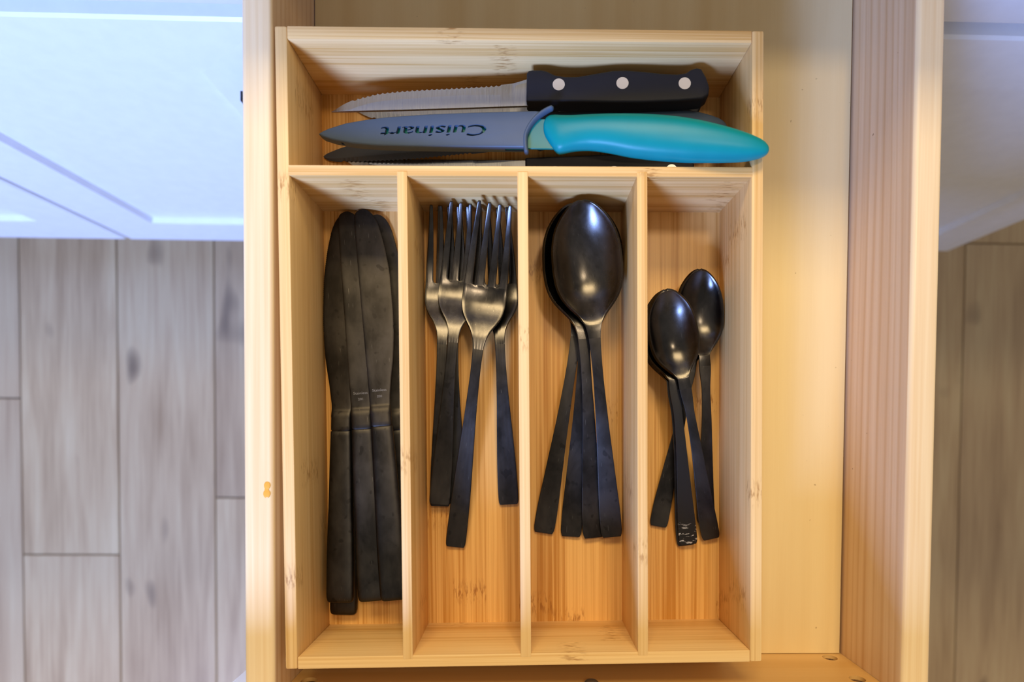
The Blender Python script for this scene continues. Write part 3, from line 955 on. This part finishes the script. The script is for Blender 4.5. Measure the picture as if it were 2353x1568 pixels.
# ------------------------------------------------------------------ soft-handled kitchen knives
TK = 0.000240
H_ROWS = [(1266, 283, 302, 2.6), (1268, 277, 309, 3.6), (1272, 271, 318, 4.6), (1280, 266.5, 330, 5.6), (1290, 266, 343, 6.4), (1298, 266.5, 351, 6.8), (1304, 267, 354, 7.0),
          (1315, 267.5, 352, 7.2), (1330, 268, 348, 7.4), (1350, 267.5, 345, 7.7), (1370, 267, 344, 8.0), (1395, 266.3, 346, 8.4), (1420, 266, 350, 8.8), (1470, 266.5, 360, 9.3),
          (1520, 269, 366, 9.6), (1560, 273, 369, 9.6), (1600, 279, 371, 9.3), (1650, 290, 371, 8.6), (1700, 304, 370, 7.4), (1730, 314.5, 367, 6.2), (1748, 322.5, 363, 5.0),
          (1758, 329, 359, 3.9), (1764, 335, 355, 2.8), (1767, 339.5, 351, 1.7), (1768, 342, 348, 0.8)]


def soft_handle(mat, root, s=TK, ox=1265, oy=310):
    rings = []
    xs = [r[0] for r in H_ROWS]; ft = pchip(xs, [r[1] for r in H_ROWS]); fb = pchip(xs, [r[2] for r in H_ROWS]); fh = pchip(xs, [r[3] for r in H_ROWS])
    allx = sorted(set(xs) | set(np.linspace(1330, 1730, 36)))
    for x in allx:
        t, b = -(float(ft(x)) - oy) * s, -(float(fb(x)) - oy) * s
        rings.append(super_ring(-(x - ox) * s, b, t, 0.0, float(fh(x)) * 0.86e-3 * s / TK, 2.35, 40))
    return link('handle', rings_mesh(rings, 'handle', 1.2), mat, root)


def tk(x, y, s=TK): return (-(y - 310) * s, -(x - 1265) * s)


def knife_blade(mat, root, tipx=745, tipy=314):
    pts = [tk(1310, 275), tk(1150, 272), tk(1000, 276), tk(880, 285), tk(790, 300), tk(tipx, tipy), tk(790, 328), tk(880, 339), tk(1000, 344), tk(1235, 344), tk(1290, 345), tk(1310, 330)]
    return link('blade', plate_mesh(pts, -0.0007, 0.0007, 0.0003, 'blade', 1), mat, root)


def serrated_blade(mat, root, s):
    xs = [741, 750, 770, 790, 880, 1000, 1150, 1300]
    ft = pchip(xs, [313.5, 308, 302, 297, 284, 276, 273, 276]); fb = pchip(xs, [314.5, 322, 328, 331, 339, 344, 344.5, 338])
    rings = []
    for x in [741, 744, 748, 754, 760, 770, 780] + list(np.arange(788, 1132, 1.5)) + [1140, 1160, 1200, 1250, 1300]:
        a, b = float(ft(x)), float(fb(x)); m = a + (b - a) * 0.72
        if 788 <= x <= 1130: b -= 3.4 * abs(math.sin(math.pi * (x - 788) / 11.4)) ** 0.8
        t = 0.0007; A, Bq, C = tk(x, a, s), tk(x, m, s), tk(x, b, s)
        rings.append([(A[0], A[1], -t), (Bq[0], Bq[1], -t), (C[0], C[1], -0.0001), (C[0], C[1], 0.0001), (Bq[0], Bq[1], t), (A[0], A[1], t)])
    return link('blade', rings_mesh(rings, 'blade', 0.15), mat, root)


def make_sheath(root):
    top = [(735, 314), (742, 308), (760, 300), (800, 287.5), (850, 279), (900, 273), (1000, 266.5), (1100, 263), (1200, 261), (1246, 260)]
    openend = [(1262, 262), (1243, 281), (1232, 300), (1227, 320), (1228, 346)]
    bot = [(1200, 346), (1050, 345), (950, 344), (880, 342), (820, 337), (770, 328), (744, 320)]
    pts = [tk(*p) for p in top + openend + bot]
    # counter-clockwise or not does not matter: normals are recalculated
    me = plate_mesh(pts, -0.0032, 0.0032, 0.0012, 'sheath', 3, 0.9)
    slot = plate_mesh([tk(1400, 268), tk(1150, 268), tk(1000, 272), tk(880, 280), tk(790, 295), tk(741, 314), tk(790, 332), tk(880, 340), tk(1000, 342.5), tk(1400, 350)], -0.0012, 0.0012, 0, 'slot')
    c = tk(1014, 307); ang = math.radians(91.2)
    # the word reads upside down in the photo: its baseline runs towards the tip of the sheath
    r = apply_bool(me, [slot])
    for dx_ in (-0.0003, 0.0, 0.0003):          # two passes a hair apart make the strokes bold
        for ch in letter_meshes('Cuisinart', 0.0088, 1.86, 0.0024, 0.10, 0.0):
            ch.transform(Matrix.Translation((c[0], c[1], 0.0028)) @ Matrix.Rotation(ang, 4, 'Z') @ Matrix.Translation((dx_, dx_ * 0.47, 0)))
            r2 = apply_bool(r, [ch])
            if len(r2.vertices) > 50: r = r2
    sharp_smooth(r, 0.42)
    o = link('sleeve', r, M_SLATE, root)
    # raised rim round the open end
    path = [(1287, 251), (1275, 256), (1262, 264), (1250, 274), (1240, 286), (1231, 302), (1226, 320), (1227, 338), (1229, 350), (1231, 360)]
    fx = pchip(range(len(path)), [p[0] for p in path]); fy = pchip(range(len(path)), [p[1] for p in path])
    rings = []
    tt = np.linspace(0, len(path) - 1, 40)
    for t in tt:
        a = np.array(tk(float(fx(t)), float(fy(t)))); b = np.array(tk(float(fx(min(t + .05, len(path) - 1))), float(fy(min(t + .05, len(path) - 1)))))
        c_ = np.array(tk(float(fx(max(t - .05, 0))), float(fy(max(t - .05, 0))))); d = b - c_; d /= np.linalg.norm(d); nrm = np.array((-d[1], d[0]))
        k = min(1.0, 0.35 + 2.2 * min(t, len(path) - 1 - t))
        rings.append([tuple(np.append(a + nrm * 0.0013 * k * math.cos(q), 0.0018 + 0.0024 * k * math.sin(q))) for q in np.linspace(0, 2 * math.pi, 14, endpoint=False)])
    rim = link('rim', rings_mesh(rings, 'rim', 1.0), M_SLATE, root)
    return [o, rim]


C1, C2, C3, C4 = (xl, divs[0][0], yb, ydb), (divs[0][1], divs[1][0], yb, ydb), (divs[1][1], divs[2][0], yb, ydb), (divs[2][1], xr, yb, ydb)
C5 = (xl, xr, ydt, yt)
# ------------------------------------------------------------------ laying the cutlery into the tray
# table knives, left compartment: the lowest first
GK = 'black table knives in the left compartment'
A0, BK = (0, 0, 0.003), (-0.0022, 0.238, 0.003)
r, p = make_knife('black dinner knife lowest in its stack, only its handle end showing at the front', GK)
settle(r, p, A0, BK, (790, 1424), (806, 520), 0.732, cell=C1)
r, p = make_knife('black dinner knife half hidden behind the first divider, rightmost knife', GK)
settle(r, p, A0, BK, (946, 1382), (880, 484), 0.732, cell=C1)
r, p = make_knife('leftmost black dinner knife with its curved edge turned to the tray wall', GK, flip=True)
settle(r, p, A0, (0.0022, 0.238, 0.003), (779, 1386), (793, 492), 0.738, cell=C1)
r, p = make_knife('black dinner knife second from the left with a faint engraved word on its blade', GK, engrave=True)
settle(r, p, A0, BK, (852, 1387), (796, 488), 0.742, cell=C1)
r, p = make_knife('black dinner knife with a water stained blade uppermost beside the first divider', GK, engrave=True)
settle(r, p, A0, BK, (908, 1378), (832, 480), 0.745, cell=C1)

# forks, second compartment
GF = 'black forks in the second compartment'
SF, DF = ('salad_fork', 180.0, 0.985), ('dinner_fork', 207.0, 1.05)
for (nm, L, kw), lab, e, t, z in (
        (SF, 'black fork mostly buried, only a strip of handle showing between two others', (1046, 1146), (1042, 474), 0.738),
        (SF, 'black fork leaning against the left divider of the fork compartment', (1003, 1150), (1014, 470), 0.733),
        (SF, 'black fork at the right with its handle along the second divider', (1172, 1146), (1136, 472), 0.733),
        (SF, 'black fork second from left lying on top of the left fork', (1011, 1142), (1068, 468), 0.744),
        (DF, 'longest black fork reaching furthest towards the front, on top of the pile', (1047, 1257), (1136, 458), 0.748)):
    r, p = make_fork(nm, lab, GF, L, kw)
    settle(r, p, (0, 0, 0.002), (0, L * 1e-3, 0.014), e, t, z, cell=C2)

# tablespoons, third compartment
GS = 'black tablespoons in the third compartment'
SA, SB = (0, 0, 0.002), (0, 0.2005, 0.012)
for lab, e, t, z in (('black tablespoon lowest in the nest with its handle splayed furthest left', (1252, 1229), (1380, 452), 0.733),
                     ('black tablespoon in the nest whose handle is second from the left', (1314, 1236), (1368, 449), 0.736),
                     ('black tablespoon under the top spoon, handle third from the left', (1366, 1233), (1317, 446), 0.739),
                     ('topmost black tablespoon with its whole scratched bowl showing', (1406, 1231), (1337, 440), 0.743)):
    r, p = make_spoon('tablespoon', lab, 'spoon', GS, (0.2005, 0.067, 0.0195, 0.0096))
    settle(r, p, SA, SB, e, t, z, cell=C3)

# teaspoons, right compartment
GT = 'black teaspoons in the right compartment'
TD = (0.1560, 0.0492, 0.0137, 0.0068, 0.86)
TA_, TB_ = (0, 0, 0.002), (0, 0.1560, 0.008)
for lab, e, t, z in (('black teaspoon lying crosswise, its handle end against the third divider', (1512, 1230), (1626, 624), 0.732),
                     ('black teaspoon with the bowl nearest the right tray wall', (1627, 1205), (1609, 622), 0.735),
                     ('black teaspoon second lowest in the left nest, almost covered', (1578, 1272), (1519, 660), 0.734),
                     ('black teaspoon with white scratches on its handle end', (1584, 1268), (1523, 656), 0.737),
                     ('topmost black teaspoon with its bowl against the third divider', (1637, 1256), (1524, 652), 0.742)):
    r, p = make_spoon('teaspoon', lab, 'spoon', GT, TD)
    settle(r, p, TA_, TB_, e, t, z, cell=C4)
    if 'white scratches' in lab:
        hm = p[1] if p[1].name.startswith('handle') else p[0]
        gs = G('black_metal_scratched', 0.45, 1.0)
        v = gs.coord((240, 900, 240), rnd=False)
        sc = gs.mrange(gs.noise(v, 1, 2, 0.6), 0.60, 0.64)
        sp = gs.n('ShaderNodeSeparateXYZ', None, Vector=gs.raw)
        sc = gs.math('MULTIPLY', sc, gs.mrange(sp.outputs[1], 0.010, 0.016, 1.0, 0.0))
        gs.base(gs.mix(sc, (0.045, 0.042, 0.040, 1), (0.75, 0.73, 0.70, 1)))
        hm.data.materials.clear(); hm.data.materials.append(gs.m)

# top compartment: steak knives and the soft-handled knives
GX = 'steak knives in the top compartment'
tip = lambda f: ((loc_px(755, 258, 1213, 213)[0]) * (-1 if f else 1), loc_px(755, 258, 1213, 213)[1], 0.0054)
end = lambda f: ((loc_px(1632, 213, 1213, 213)[0]) * (-1 if f else 1), loc_px(1632, 213, 1213, 213)[1], 0.0054)
Z1 = [0.0]
r, p = make_steak('steak knife lying along the cross divider under the teal knife, its handle mostly hidden', GX, flip=True)
settle(r, p, end(True), tip(True), (1640, 393), (742, 366), 0.733, cell=C5)
r, p = make_steak('lower steak knife with teeth turned down, hidden beneath the upper steak knife', GX, flip=True)
settle(r, p, end(True), tip(True), (1634, 228), (786, 243), 0.733, cell=C5)
r = thing('kitchen_knife', 'kitchen knife with slate grey handle and dark serrated blade lying under the teal one', 'knife')
h = soft_handle(M_SLATE, r, TK * 0.986); b = serrated_blade(M_SLATEB, r, TK * 0.986)
settle(r, [h, b], tk(1768, 345, TK * 0.986) + (0.0,), tk(741, 314, TK * 0.986) + (0.0,), (1692, 293), (741, 362), 0.74, cell=C5)
r, p = make_steak('upper steak knife with bright serrated steel blade and three riveted black handle', GX)
settle(r, p, end(False), tip(False), (1632, 213), (755, 258), 0.758, np.radians([-2, -1, 0, 1, 2]), cell=C5)
hf_box(xr, xr + TH, yb - TH, yt + TH, ZR)
r = thing('kitchen_knife', 'teal handled kitchen knife whose handle overhangs the right tray rim', 'knife')
h = soft_handle(M_TEAL, r); b = knife_blade(M_TEALB, r)
sh = thing('knife_sheath', 'slate grey plastic sheath with cut out lettering on the teal knife', 'knife sheath')
sp_ = make_sheath(sh)
settle(r, [h, b] + sp_, tk(1768, 345) + (0.0,), tk(745, 314) + (0.0,), (1768, 345), (745, 314), 0.765, np.radians([-7.0]), cell=(-1, 1, ydt, yt))
sh.matrix_world = r.matrix_world.copy()
bpy.context.view_layer.update()
